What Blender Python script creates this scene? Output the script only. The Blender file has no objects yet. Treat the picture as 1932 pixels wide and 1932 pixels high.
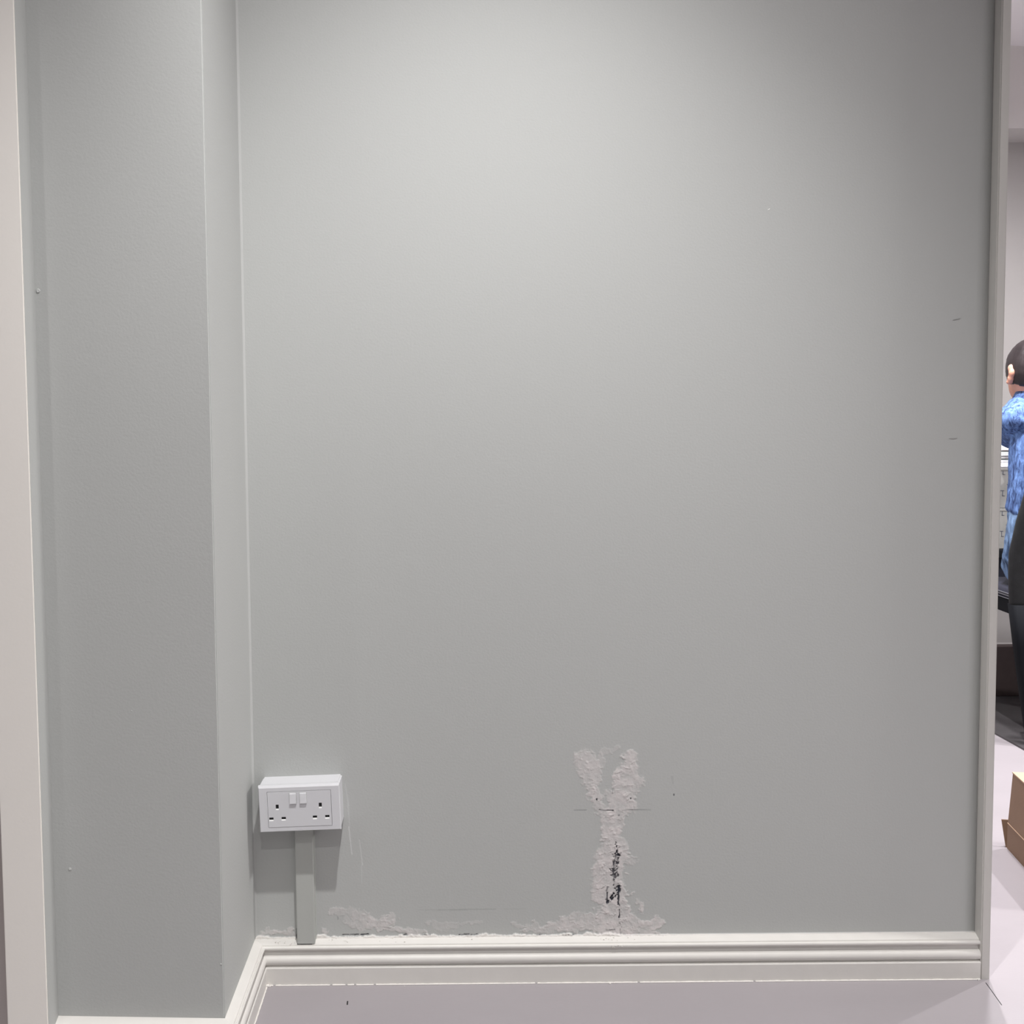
import bpy, bmesh, math, random
import numpy as np
from mathutils import Vector, Matrix, noise as mnoise

S = bpy.context.scene
COL = S.collection
random.seed(3)

# ------------------------------------------------------------------ camera
F_PX, CX, CY = 1983.666, 839.525, 950.715
YAW, TH, RO, CAM_H, CAM_D = 0.00137, 0.06116, 0.00948, 1.00075, 1.90196
cam = bpy.data.cameras.new('camera'); cam_o = bpy.data.objects.new('camera', cam); COL.objects.link(cam_o)
fw = Vector((0, math.cos(TH), -math.sin(TH))); up = Vector((0, math.sin(TH), math.cos(TH))); rt = Vector((1, 0, 0))
r2 = rt * math.cos(RO) - up * math.sin(RO); u2 = up * math.cos(RO) + rt * math.sin(RO)
mat = Matrix((r2, u2, -fw)).transposed()
mat = Matrix.Rotation(YAW, 3, 'Z') @ mat
m4 = mat.to_4x4(); m4.translation = (0, -CAM_D, CAM_H); cam_o.matrix_world = m4
cam.sensor_fit = 'HORIZONTAL'; cam.sensor_width = 36; cam.lens = 36 * F_PX / 1932
cam.shift_x = (966 - CX) / 1932; cam.shift_y = -(966 - CY) / 1932
cam.clip_start = 0.05; cam.clip_end = 50
S.camera = cam_o

# ------------------------------------------------------------------ world, lamps, exposure
w = bpy.data.worlds.new('world'); S.world = w; w.use_nodes = True
w.node_tree.nodes['Background'].inputs[0].default_value = (0.9, 0.95, 1.0, 1)
w.node_tree.nodes['Background'].inputs[1].default_value = 0.05
S.view_settings.view_transform = 'Standard'; S.view_settings.look = 'None'
S.view_settings.gamma = 1; S.view_settings.use_curve_mapping = False
S.view_settings.exposure = 0.33

def spot(name, loc, power, size, blend, target=None, radius=0.03, color=(1, 0.985, 0.96)):
    l = bpy.data.lights.new(name, 'SPOT'); l.energy = power; l.spot_size = math.radians(size)
    l.spot_blend = blend; l.shadow_soft_size = radius; l.color = color
    o = bpy.data.objects.new(name, l); COL.objects.link(o); o.location = loc
    if target is not None:
        o.rotation_euler = (Vector(target) - Vector(loc)).to_track_quat('-Z', 'Y').to_euler()
    return o
def panel(name, loc, power, sx, sy, color=(1, 1, 1)):
    l = bpy.data.lights.new(name, 'AREA'); l.energy = power; l.shape = 'RECTANGLE'; l.size = sx; l.size_y = sy; l.color = color
    o = bpy.data.objects.new(name, l); COL.objects.link(o); o.location = loc
    return o
# the downlight close to the wall has a bright core and a softer wide beam
spot('downlight_near_wall', (0.107, -0.977, 2.62), 80, 74, 1.0, (0.08, -0.10, 0), color=(1, 0.99, 0.975))
spot('downlight_near_wall_wide', (0.107, -0.977, 2.62), 56, 100, 1.0, (0.04, -0.10, 0), color=(1, 0.99, 0.975))
spot('downlight_behind_camera', (0.06, -2.4, 2.62), 180, 110, 1.0)
panel('ambient_fill', (1.0, -3.4, 2.64), 9, 1.6, 0.8)  # added unseen panel that lifts the general ambient level
spot('right_side_fill', (3.6, -0.3, 2.60), 210, 166, 0.4, radius=0.15)  # added unseen fill from the right, brightens the pilaster return
spot('downlight_casing', (-1.25, -1.5, 2.62), 20, 50, 0.8, (-1.16, -0.3, 1.2))
spot('downlight_doorway_side', (1.31, 1.0, 2.62), 155, 112, 0.6, radius=0.02, color=(1, 0.965, 0.985))
spot('downlight_far_room', (2.62, 1.0, 2.62), 150, 95, 0.6, radius=0.02, color=(1, 0.965, 0.985))
spot('far_room_fill', (1.65, 1.25, 2.60), 165, 168, 0.5, radius=0.08, color=(1, 0.98, 1.0))  # added unseen wide fill to brighten the far wall and soffit

# ------------------------------------------------------------------ materials
def lin(c):
    return tuple(((x / 255) / 12.92 if x / 255 <= 0.04045 else ((x / 255 + 0.055) / 1.055) ** 2.4) for x in c) + (1,)
def material(name, rgb, rough=0.6, bump=0.0, bscale=200, var=0.0, vscale=6, metallic=0, spec=0.5, aspect=None):
    m = bpy.data.materials.new(name); m.use_nodes = True
    nt = m.node_tree; b = nt.nodes['Principled BSDF']
    b.inputs['Base Color'].default_value = rgb if len(rgb) == 4 else tuple(rgb) + (1,)
    b.inputs['Roughness'].default_value = rough; b.inputs['Metallic'].default_value = metallic
    b.inputs['Specular IOR Level'].default_value = spec
    tc = nt.nodes.new('ShaderNodeTexCoord')
    src = tc.outputs['Object']
    if aspect:
        mp = nt.nodes.new('ShaderNodeMapping'); mp.inputs['Scale'].default_value = aspect
        nt.links.new(src, mp.inputs[0]); src = mp.outputs[0]
    if var:
        n = nt.nodes.new('ShaderNodeTexNoise'); n.inputs['Scale'].default_value = vscale; n.inputs['Detail'].default_value = 5
        nt.links.new(src, n.inputs['Vector'])
        mr = nt.nodes.new('ShaderNodeMapRange'); mr.inputs[1].default_value = 0.3; mr.inputs[2].default_value = 0.7
        mr.inputs[3].default_value = 1 - var; mr.inputs[4].default_value = 1 + var
        nt.links.new(n.outputs[0], mr.inputs[0])
        h = nt.nodes.new('ShaderNodeVectorMath'); h.operation = 'SCALE'
        h.inputs[0].default_value = b.inputs['Base Color'].default_value[:3]
        nt.links.new(mr.outputs[0], h.inputs['Scale']); nt.links.new(h.outputs[0], b.inputs['Base Color'])
    if bump:
        n = nt.nodes.new('ShaderNodeTexNoise'); n.inputs['Scale'].default_value = bscale; n.inputs['Detail'].default_value = 4
        nt.links.new(src, n.inputs['Vector'])
        bp = nt.nodes.new('ShaderNodeBump'); bp.inputs['Strength'].default_value = bump; bp.inputs['Distance'].default_value = 0.001
        nt.links.new(n.outputs[0], bp.inputs['Height']); nt.links.new(bp.outputs[0], b.inputs['Normal'])
    return m

WALL_RGB = (0.466, 0.475, 0.465)
M = {}
M['wall'] = material('painted_plaster', WALL_RGB, 0.75, 0.25, 260, 0.012, 3)
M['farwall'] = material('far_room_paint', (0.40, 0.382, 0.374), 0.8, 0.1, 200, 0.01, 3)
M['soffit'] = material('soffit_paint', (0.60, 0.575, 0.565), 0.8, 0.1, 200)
M['ceiling'] = material('ceiling_paint', (0.86, 0.83, 0.85), 0.9, 0.1, 200)
M['trim'] = material('trim_gloss_paint', (0.70, 0.68, 0.65), 0.42, 0.25, 60, 0.02, 30)
M['post'] = material('edge_trim_paint', (0.56, 0.545, 0.52), 0.5, 0.1, 200)
M['casing'] = material('door_casing_paint', (0.88, 0.845, 0.80), 0.5, 0.1, 200)
M['door'] = material('door_paint', (0.46, 0.41, 0.40), 0.5, 0.1, 200)
M['joint'] = material('dark_joint', (0.26, 0.25, 0.245), 0.8)
M['caulk'] = material('caulk', (0.72, 0.69, 0.66), 0.6, 0.3, 300)
M['floor'] = material('polished_floor', (0.325, 0.300, 0.316), 0.42, 0.15, 90, 0.03, 2.2, aspect=(1, 3, 1))
M['white_plastic'] = material('white_plastic', (0.655, 0.655, 0.68), 0.34, 0.05, 900)
M['dark_hole'] = material('dark_hole', (0.01, 0.01, 0.011), 0.8)
M['shutter'] = material('pin_shutter', (0.9, 0.9, 0.9), 0.4)
M['conduit'] = material('painted_conduit', (0.44, 0.45, 0.43), 0.6, 0.1, 200)
M['black'] = material('black_fabric', (0.0075, 0.0085, 0.010), 0.85, 0.6, 400, 0.3, 40)
M['blackwood'] = material('black_lacquer', (0.006, 0.007, 0.009), 0.8, spec=0.12)
M['navy'] = material('navy_vinyl', (0.016, 0.018, 0.034), 0.5, 0.2, 300)
M['steel'] = material('brushed_steel_piping', (0.25, 0.26, 0.29), 0.35, metallic=0.6)
M['mat'] = material('dark_rubber_mat', (0.058, 0.054, 0.056), 0.45, 0.3, 500, 0.08, 30)
M['dark_board'] = material('charcoal_board', (0.045, 0.031, 0.030), 0.7, 0.2, 400, 0.08, 30)
M['cardboard'] = material('cardboard', (0.235, 0.15, 0.098), 0.8, 0.3, 300, 0.04, 20)
M['cardedge_lit_lid'] = material('cardboard_edge_lit_lid', (0.50, 0.35, 0.24), 0.8)  # lighter cardboard for the crease; lid's lit top is put into this colour
M['carton'] = material('grey_white_carton', (0.215, 0.212, 0.20), 0.7, 0.4, 50, 0.10, 22)
M['print'] = material('carton_print', (0.05, 0.055, 0.075), 0.7)
M['paper'] = material('white_paper', (0.93, 0.94, 0.95), 0.7)
M['paper_print'] = material('printed_paper', (0.75, 0.80, 0.78), 0.7, 0, 0, 0.2, 40)
M['skin'] = material('skin', (0.62, 0.31, 0.22), 0.5, 0.1, 300, 0.08, 25)
M['hair'] = material('black_hair', (0.018, 0.013, 0.014), 0.45, 0.9, 160, 0.4, 60, aspect=(1, 1, 0.15))
M['shoe'] = material('shoe_leather', (0.03, 0.03, 0.03), 0.5)
M['eye'] = material('eye_white', (0.7, 0.7, 0.7), 0.3)

def denim(name, dark, light, scale):
    m = bpy.data.materials.new(name); m.use_nodes = True; nt = m.node_tree; b = nt.nodes['Principled BSDF']
    b.inputs['Roughness'].default_value = 0.85
    tc = nt.nodes.new('ShaderNodeTexCoord'); mp = nt.nodes.new('ShaderNodeMapping'); mp.inputs['Scale'].default_value = (1, 1, 0.35)
    nt.links.new(tc.outputs['Object'], mp.inputs[0])
    n = nt.nodes.new('ShaderNodeTexNoise'); n.inputs['Scale'].default_value = scale; n.inputs['Detail'].default_value = 7; n.inputs['Roughness'].default_value = 0.65
    n.inputs['Distortion'].default_value = 0.8
    nt.links.new(mp.outputs[0], n.inputs['Vector'])
    cr = nt.nodes.new('ShaderNodeValToRGB'); cr.color_ramp.elements[0].position = 0.36; cr.color_ramp.elements[1].position = 0.66
    cr.color_ramp.elements[0].color = dark + (1,); cr.color_ramp.elements[1].color = light + (1,)
    nt.links.new(n.outputs[0], cr.inputs[0]); nt.links.new(cr.outputs[0], b.inputs['Base Color'])
    bp = nt.nodes.new('ShaderNodeBump'); bp.inputs['Strength'].default_value = 0.8; bp.inputs['Distance'].default_value = 0.006
    nt.links.new(n.outputs[0], bp.inputs['Height']); nt.links.new(bp.outputs[0], b.inputs['Normal'])
    return m
M['denim'] = denim('denim_shirt', (0.010, 0.026, 0.11), (0.17, 0.31, 0.66), 75)
M['jeans'] = denim('washed_jeans', (0.012, 0.035, 0.085), (0.24, 0.38, 0.62), 26)
M['seam'] = material('denim_seam', (0.012, 0.025, 0.09), 0.8)

# wall with repair marks: colours follow per-vertex stain masks (filler, caulk, exposed dark substrate, pencil)
def wall_marks_material():
    m = bpy.data.materials.new('wall_with_filler'); m.use_nodes = True; nt = m.node_tree; b = nt.nodes['Principled BSDF']
    b.inputs['Roughness'].default_value = 0.75
    def attr(n):
        a = nt.nodes.new('ShaderNodeAttribute'); a.attribute_name = n; return a.outputs['Fac']
    tc = nt.nodes.new('ShaderNodeTexCoord')
    prev = None
    def mixin(a, fac, col):
        mx = nt.nodes.new('ShaderNodeMix'); mx.data_type = 'RGBA'
        nt.links.new(fac, mx.inputs['Factor'])
        if a is None: mx.inputs['A'].default_value = WALL_RGB + (1,)
        else: nt.links.new(a, mx.inputs['A'])
        mx.inputs['B'].default_value = col + (1,)
        return mx.outputs['Result']
    c = mixin(None, attr('filler'), (0.665, 0.622, 0.615))
    c = mixin(c, attr('caulk'), (0.80, 0.77, 0.74))
    c = mixin(c, attr('dark'), (0.02, 0.022, 0.035))
    c = mixin(c, attr('pale'), (0.70, 0.70, 0.70))
    nt.links.new(c, b.inputs['Base Color'])
    n = nt.nodes.new('ShaderNodeTexNoise'); n.inputs['Scale'].default_value = 260; n.inputs['Detail'].default_value = 4
    nt.links.new(tc.outputs['Object'], n.inputs['Vector'])
    n2 = nt.nodes.new('ShaderNodeTexNoise'); n2.inputs['Scale'].default_value = 120; n2.inputs['Detail'].default_value = 6; n2.inputs['Distortion'].default_value = 2.0
    nt.links.new(tc.outputs['Object'], n2.inputs['Vector'])
    mu = nt.nodes.new('ShaderNodeMath'); mu.operation = 'MULTIPLY'; nt.links.new(n2.outputs[0], mu.inputs[0]); nt.links.new(attr('filler'), mu.inputs[1])
    ma = nt.nodes.new('ShaderNodeMath'); ma.operation = 'MULTIPLY_ADD'; nt.links.new(mu.outputs[0], ma.inputs[0]); ma.inputs[1].default_value = 2.2
    nt.links.new(n.outputs[0], ma.inputs[2])
    bp = nt.nodes.new('ShaderNodeBump'); bp.inputs['Strength'].default_value = 0.25; bp.inputs['Distance'].default_value = 0.001
    nt.links.new(ma.outputs[0], bp.inputs['Height']); nt.links.new(bp.outputs[0], b.inputs['Normal'])
    return m
M['wallmarks'] = wall_marks_material()

# ------------------------------------------------------------------ helpers
def link(name, me, m=None, parent=None):
    o = bpy.data.objects.new(name, me); COL.objects.link(o)
    if m is not None: me.materials.append(m)
    if parent is not None: o.parent = parent
    return o
def obj(name, bm, m, parent=None, smooth=False):
    bmesh.ops.recalc_face_normals(bm, faces=bm.faces)
    me = bpy.data.meshes.new(name); bm.to_mesh(me); bm.free()
    if smooth:
        for p in me.polygons: p.use_smooth = True
    return link(name, me, m, parent)
def struct(o): o['kind'] = 'structure'; return o
def box(bm, x0, x1, y0, y1, z0, z1, mtx=None):
    vs = [bm.verts.new(v) for v in ((x0,y0,z0),(x1,y0,z0),(x1,y1,z0),(x0,y1,z0),(x0,y0,z1),(x1,y0,z1),(x1,y1,z1),(x0,y1,z1))]
    for f in ((0,1,2,3),(4,5,6,7),(0,1,5,4),(1,2,6,5),(2,3,7,6),(3,0,4,7)): bm.faces.new([vs[i] for i in f])
    if mtx is not None: bmesh.ops.transform(bm, matrix=mtx, verts=vs)
    return vs
def bbox(name, dims, m, parent=None, bev=0.0, mtx=None, seg=2):
    bm = bmesh.new(); box(bm, *dims, mtx)
    if bev: bmesh.ops.bevel(bm, geom=bm.edges[:], offset=bev, segments=seg, affect='EDGES', profile=0.5)
    return obj(name, bm, m, parent, smooth=False)
def thing(name, label, cat, loc=(0,0,0), rotz=0, group=None):
    o = bpy.data.objects.new(name, None); COL.objects.link(o); o.location = loc; o.rotation_euler = (0,0,rotz)
    o.empty_display_size = 0.05
    o['label'] = label; o['category'] = cat
    if group: o['group'] = group
    return o
def sweep(name, prof, path, m, parent=None, closed=False):
    """profile points (d,z) swept along path given as mitre frames (origin xy, outward offset xy per unit d)."""
    bm = bmesh.new(); rows = []
    for (ox, oy), (nx, ny) in path:
        rows.append([bm.verts.new((ox + nx * d, oy + ny * d, z)) for d, z in prof])
    for a, b in zip(rows, rows[1:]):
        for i in range(len(prof) - 1): bm.faces.new((a[i], a[i+1], b[i+1], b[i]))
    for r in (rows[0], rows[-1]): bm.faces.new(r)
    return obj(name, bm, m, parent)

# ------------------------------------------------------------------ the setting
XW, PD, XL, PL, XR, XF = -0.3626, 0.2716, -0.6384, 0.2597, 0.97325, 0.9917
CEIL = 2.68; FARY = 2.99
struct(bbox('floor', (-2.0, 5.0, -4.5, 3.1, -0.05, 0), M['floor']))
struct(bbox('ceiling', (-2.0, 5.0, -4.5, 3.1, CEIL, CEIL + 0.05), M['ceiling']))
struct(bbox('wall_behind_camera', (-2.0, 5.0, -4.6, -4.5, 0, CEIL), M['wall']))
struct(bbox('wall_far_left', (-2.1, -2.0, -4.6, 0.0, 0, CEIL), M['wall']))
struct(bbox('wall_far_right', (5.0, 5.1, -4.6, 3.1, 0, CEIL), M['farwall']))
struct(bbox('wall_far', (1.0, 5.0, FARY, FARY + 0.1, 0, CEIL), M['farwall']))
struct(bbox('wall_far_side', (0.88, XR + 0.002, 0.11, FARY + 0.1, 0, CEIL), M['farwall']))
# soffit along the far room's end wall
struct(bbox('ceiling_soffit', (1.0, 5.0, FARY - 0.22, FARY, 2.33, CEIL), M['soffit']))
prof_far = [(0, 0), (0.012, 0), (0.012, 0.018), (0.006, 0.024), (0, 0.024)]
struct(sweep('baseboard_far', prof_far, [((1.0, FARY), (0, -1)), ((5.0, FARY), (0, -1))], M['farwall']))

# --- main wall: a finely meshed sheet over the repaired zone, closed to a slab behind
def vnoise(x, z, s, seed=0):
    xi = x * s; zi = z * s
    x0 = np.floor(xi).astype(int); z0 = np.floor(zi).astype(int); fx = xi - x0; fz = zi - z0
    fx = fx * fx * (3 - 2 * fx); fz = fz * fz * (3 - 2 * fz)
    def h(a, b):
        n = (a * 374761393 + b * 668265263 + seed * 1442695041) & 0x7fffffff
        n = ((n ^ (n >> 13)) * 1274126177) & 0x7fffffff
        n = (n ^ (n >> 16)) & 0xffff
        return n / 65535.0
    return (h(x0, z0) * (1-fx) + h(x0+1, z0) * fx) * (1-fz) + (h(x0, z0+1) * (1-fx) + h(x0+1, z0+1) * fx) * fz
def fbm(x, z, s, o=4, seed=0):
    t = 0; a = 0.5; n = 0
    for i in range(o): t = t + a * vnoise(x, z, s * 2**i, seed + i); n += a; a *= 0.55
    return t / n
def P(px, py):   # point of the photographed wall, metres on the wall plane
    a, b = (px - CX) / F_PX, (py - CY) / F_PX
    c, s = math.cos(RO), math.sin(RO); u = a*c - b*s; v = a*s + b*c
    y = math.cos(TH) - v * math.sin(TH); z = -math.sin(TH) - v * math.cos(TH)
    c, s = math.cos(YAW), math.sin(YAW); X = u*c - y*s; Y = u*s + y*c
    t = CAM_D / Y
    return X * t, CAM_H + z * t
PXM = 1043.0
def capsule(x, z, p, q, r0, r1):
    (ax, az), (bx, bz) = P(*p), P(*q); dx, dz = bx-ax, bz-az; L = dx*dx + dz*dz + 1e-12
    t = np.clip(((x-ax)*dx + (z-az)*dz) / L, 0, 1)
    d = np.hypot(x - ax - t*dx, z - az - t*dz); r = (r0 + (r1-r0)*t) / PXM
    return d, r
def sstep(a, b, v):
    t = np.clip((v-a) / (b-a), 0, 1); return t*t*(3-2*t)

def build_wall():
    xs = np.concatenate([[XW - 0.03], np.linspace(XW, -0.352, 4)[:-1], np.arange(-0.352, 0.46, 0.00115), np.linspace(0.462, XR, 24)])
    zs = np.concatenate([[0.0, 0.04], np.arange(0.070, 0.452, 0.00115), np.linspace(0.455, CEIL, 60)])
    Xg, Zg = np.meshgrid(xs, zs); x = Xg.ravel(); z = Zg.ravel()
    filler = np.zeros_like(x); wob = (fbm(x, z, 60, 4, 1) - 0.5); fine = (fbm(x, z, 330, 3, 5) - 0.5)
    wz = x + 0.020 * wob + 0.006 * (fbm(x, z, 240, 3, 3) - .5); zz = z + 0.020 * (fbm(x, z, 60, 4, 9) - 0.5) + 0.006 * (fbm(x, z, 240, 3, 4) - .5)
    # (p, q, r0, r1, strength)
    F = [((1106,1434),(1116,1468),20,20,.62), ((1112,1475),(1126,1508),13,12,.72), ((1126,1520),(1134,1532),9,8,.6), ((1125,1450),(1140,1420),9,5,.3), ((1140,1420),(1165,1410),8,4,.22),
         ((1192,1430),(1184,1466),13,26,.72), ((1168,1465),(1172,1528),13,15,.75), ((1188,1490),(1190,1520),13,12,.7), ((1150,1500),(1160,1530),9,9,.6),
         ((1152,1536),(1156,1562),15,18,.85), ((1172,1548),(1176,1560),9,5,.6), ((1152,1572),(1150,1612),13,20,.85), ((1166,1585),(1174,1612),10,15,.8),
         ((1145,1618),(1136,1660),19,22,.85), ((1132,1668),(1134,1692),18,15,.8), ((1160,1620),(1162,1700),14,16,.8), ((1172,1612),(1186,1622),10,12,.45), ((1192,1618),(1196,1628),6,5,.35),
         ((1150,1706),(1152,1722),18,22,.9), ((1150,1728),(1160,1752),26,38,.9), ((1176,1680),(1180,1735),5,14,.7), ((1192,1733),(1200,1745),10,14,.7),
         ((1218,1748),(1246,1743),12,9,.75), ((1195,1760),(1262,1760),6,2,.6),
         ((1192,1684),(1193,1685),4,3.5,.75), ((1183,1693),(1184,1694),2.5,2.5,.8), ((1186,1652),(1187,1653),2.5,2,.8), ((1206,1700),(1213,1718),5,4,.55), ((1213,1714),(1215,1717),3,3,.7), ((1175,1700),(1176,1701),3,3,.5),
         ((1060,1738),(1118,1728),8,9,.5), ((1058,1748),(1128,1744),11,12,.72), ((1018,1752),(1066,1744),6,9,.55), ((1090,1726),(1118,1735),8,5,.45), ((985,1757),(1040,1757),4,7,.5),
         ((970,1742),(1000,1752),4,3,.3), ((1012,1740),(1013,1754),3,3,.45),
         ((622,1722),(682,1722),7,6,.38), ((672,1724),(700,1738),8,12,.62), ((700,1736),(716,1748),9,9,.7), ((655,1736),(690,1750),8,9,.45), ((720,1740),(740,1735),9,9,.7), ((742,1728),(746,1736),5,5,.5), ((720,1750),(758,1752),6,4,.6),
         ((610,1757),(616,1757),5,5,.55), ((755,1757),(800,1757),5,5,.6), ((764,1752),(775,1748),3,2,.6), ((803,1741),(822,1738),4,3,.28), ((870,1745),(905,1742),3,3,.25), ((820,1748),(860,1746),7,7,.2),
         ((510,1757),(548,1756),5,6,.65), ((548,1752),(556,1751),3,3,.8), ((502,1752),(506,1750),3,3,.6), ((496,1766),(504,1756),5,5,.6)]
    n200 = fbm(x, z, 200, 3, 20); n90 = fbm(x, z, 90, 4, 30)
    for p, q, r0, r1, st in F:
        d, r = capsule(wz, zz, p, q, r0, r1)
        v = sstep(0.22 * r, -0.22 * r, d - r * 1.0 + 0.003 * fine + 0.55 * r * (n200 - .5))
        filler = np.maximum(filler, v * st * np.clip(0.80 + 1.25 * (n90 - 0.5), 0.25, 1.25))
    # faint scuffed halo
    filler = np.clip(filler, 0, 1)
    top = 0.0797 + 0.014 * np.maximum(0, fbm(x, z*0, 55, 5, 40) - 0.46) + 0.0018 * (fbm(x, z, 500, 2, 44) - .5)
    zone = np.where(x < P(1175, 1760)[0], 1.0, 0.15)
    caulk = sstep(0.0012, -0.0002, z - (0.0785 + (top - 0.0785) * zone)) * (z > 0.074)
    dark = np.zeros_like(x)
    def line(p, q, r0, r1, st, wobble=0.0, rag=0.0, gate=None):
        nonlocal dark
        d, r = capsule(x + wobble / PXM * (fbm(x*0, z, 90, 3, 60) - .5) * 2, z, p, q, r0, r1)
        v = sstep(0.6/PXM, -0.6/PXM, d - r + rag / PXM * (fbm(x, z, 420, 2, 70) - .5) * 2)
        if gate is not None: v = v * gate
        dark = np.maximum(dark, v * st)
    # pencil line, broken in the middle
    line((1083,1528.3),(1106,1528.2),0.4,0.7,.55); line((1130,1528),(1156,1529),0.5,1.0,.8); line((1174,1528.5),(1190,1527.6),0.4,0.8,.55); line((1190,1527.6),(1228,1527.8),0.7,0.5,.55)
    line((1155.5,1529),(1157,1529),1.4,1.2,.9); line((1155.5,1490),(1155.5,1497),0.6,0.8,.5)
    line((1126,1507.5),(1126,1509.5),1.3,1.3,1); line((1190,1505.5),(1190,1508),1.0,0.8,.95); line((1271.5,1498.5),(1271.5,1501.5),0.9,0.7,.9)
    line((1268,1466),(1270,1478),2.5,1.5,.10)
    # opened chase: flaked dark texture and gaps
    flake = sstep(0.43, 0.56, fbm(x, z, 330, 2, 81))
    line((1163,1594),(1165,1612),3,5,1,1.5,5,flake); line((1163,1612),(1160,1650),5.5,6.5,.9,1.5,6,flake*0.7+0.3); line((1159,1622),(1156.5,1650),1.0,1.6,.8,1,1)
    line((1157,1650),(1158,1664),1.5,1.2,.7,1,2); line((1160,1664),(1163,1678),3,5,.9,1,5,flake*0.8+.15); line((1168,1671),(1168,1681),2.0,2.8,1,.5,1.5)
    line((1167,1681),(1166.5,1706),1.9,1.7,1,1.8,1.0); line((1166,1704),(1169,1709),1.2,0.8,.9,1,.5); line((1168.5,1716),(1168.5,1731),0.5,1.5,1,.5,.8)
    line((1145.5,1684),(1145,1705),1.1,1.2,1,1,.6); line((1146,1674),(1144,1680),1.6,1.0,.6,1,2)
    line((1147,1700),(1160,1688),5.0,4.0,1,1,3,sstep(0.36,0.48,fbm(x,z,300,2,91)))
    line((1135,1676),(1141,1671),0.8,0.9,.35,1,1)
    line((1143,1754.5),(1160,1754),0.8,0.9,.6,.5,.8); line((1168,1738),(1172,1748),1.0,1.2,.45,1,2); line((1170,1752),(1171,1762),.7,.8,.5,1,1)
    line((1152,1542),(1160,1537),.7,.5,.4,1,1); line((1167,1538),(1168,1538),1.6,1.4,.6,1,1); line((1167,1546),(1173,1549),.8,.6,.5,1,.6)
    # little gaps between wall and baseboard
    for a, b_, r in ((646,668,.8),(668,676,1.1),(680,695,1.3),(797,812,.5),(866,884,.9),(885,900,.8),(560,561,1.5),(1012,1022,.5),(1060,1085,.4),(762,766,1.2)):
        line((a,1763.5),(b_,1762.5),r,r,.75,1,.7)
    line((560.5,1752),(560.5,1768),.8,1.6,.9,0,.6)
    line((636,1728),(638,1734),.7,.8,.4,1,1); line((693,1738),(694,1740),1.0,1.0,.5,1,1); line((722,1748),(736,1751),.5,.7,.4,1,.5)
    line((790,1717),(850,1716.4),0.3,1.2,.17,0,.6); line((850,1716.4),(935,1715),1.3,0.9,.20,0,.6); line((950,1715.3),(992,1715),0.4,0.3,.14,0,.3)
    pale = np.zeros_like(x)
    for p, q, r0, r1, st in (((651,1478),(658,1520),.5,1.2,.35), ((656,1515),(660,1560),1.5,1.0,.22), ((658,1560),(664,1612),.8,.7,.75), ((678,1585),(684,1632),.5,.8,.55), ((682,1632),(683,1668),.5,.4,.35),
                             ((1165,1640),(1166,1641),.1,.1,0)):
        d, r = capsule(x, z, p, q, r0, r1); pale = np.maximum(pale, sstep(.6/PXM, -.6/PXM, d - r) * st)
    # relief
    y = -(filler * (0.0005 + 0.0016 * np.maximum(0, fbm(x, z, 110, 4, 50) - 0.42) + 0.0007 * (fbm(x, z, 380, 3, 51) - .3)))
    ridge = np.abs(fbm(x, z, 70, 4, 55) - 0.5); y -= np.clip(filler, 0, 1) * 0.0012 * sstep(0.03, 0.0, ridge)
    y -= caulk * (0.0012 + 0.0022 * (fbm(x, z, 200, 3, 52)))
    y += dark * 0.002 * (dark > 0.7) - 0.0005 * (fbm(x, z, 2.5, 2, 77) - .5) * sstep(0.46, 0.8, z)
    ny, nx = len(zs), len(xs); n = len(x)
    co = np.stack([x, y, z], 1)
    idx = np.arange(n).reshape(ny, nx)
    quads = np.stack([idx[:-1,:-1].ravel(), idx[:-1,1:].ravel(), idx[1:,1:].ravel(), idx[1:,:-1].ravel()], 1)
    back = np.array([[XW-0.03,0.1,0],[XR,0.1,0],[XR,0.1,CEIL],[XW-0.03,0.1,CEIL]])
    co = np.vstack([co, back])
    me = bpy.data.meshes.new('wall_back')
    bl, br, tr, tl = idx[0], idx[:, -1], idx[-1], idx[:, 0]
    extra = [[n, n+1, n+2, n+3], list(bl[::-1]) + [n, n+1], list(tr) + [n+2, n+3], list(br[::-1]) + [n+1, n+2], list(tl) + [n+3, n]]
    nv = len(co); loops = np.concatenate([quads.ravel()] + [np.array(e) for e in extra])
    sizes = np.concatenate([np.full(len(quads), 4), [len(e) for e in extra]])
    me.vertices.add(nv); me.vertices.foreach_set('co', co.ravel().astype(np.float32))
    me.loops.add(len(loops)); me.loops.foreach_set('vertex_index', loops.astype(np.int32))
    me.polygons.add(len(sizes)); me.polygons.foreach_set('loop_start', np.concatenate([[0], np.cumsum(sizes)[:-1]]).astype(np.int32))
    me.polygons.foreach_set('loop_total', sizes.astype(np.int32))
    me.update(calc_edges=True); me.validate()
    for nm, a in (('filler', filler), ('caulk', caulk), ('dark', dark), ('pale', pale)):
        at = me.attributes.new(nm, 'FLOAT', 'POINT'); at.data.foreach_set('value', np.concatenate([np.clip(a, 0, 1), np.zeros(4)]).astype(np.float32))
    sm = np.zeros(len(sizes), bool); sm[:len(quads)] = True; me.polygons.foreach_set('use_smooth', sm)
    return struct(link('wall_back', me, M['wallmarks']))
build_wall()

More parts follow.
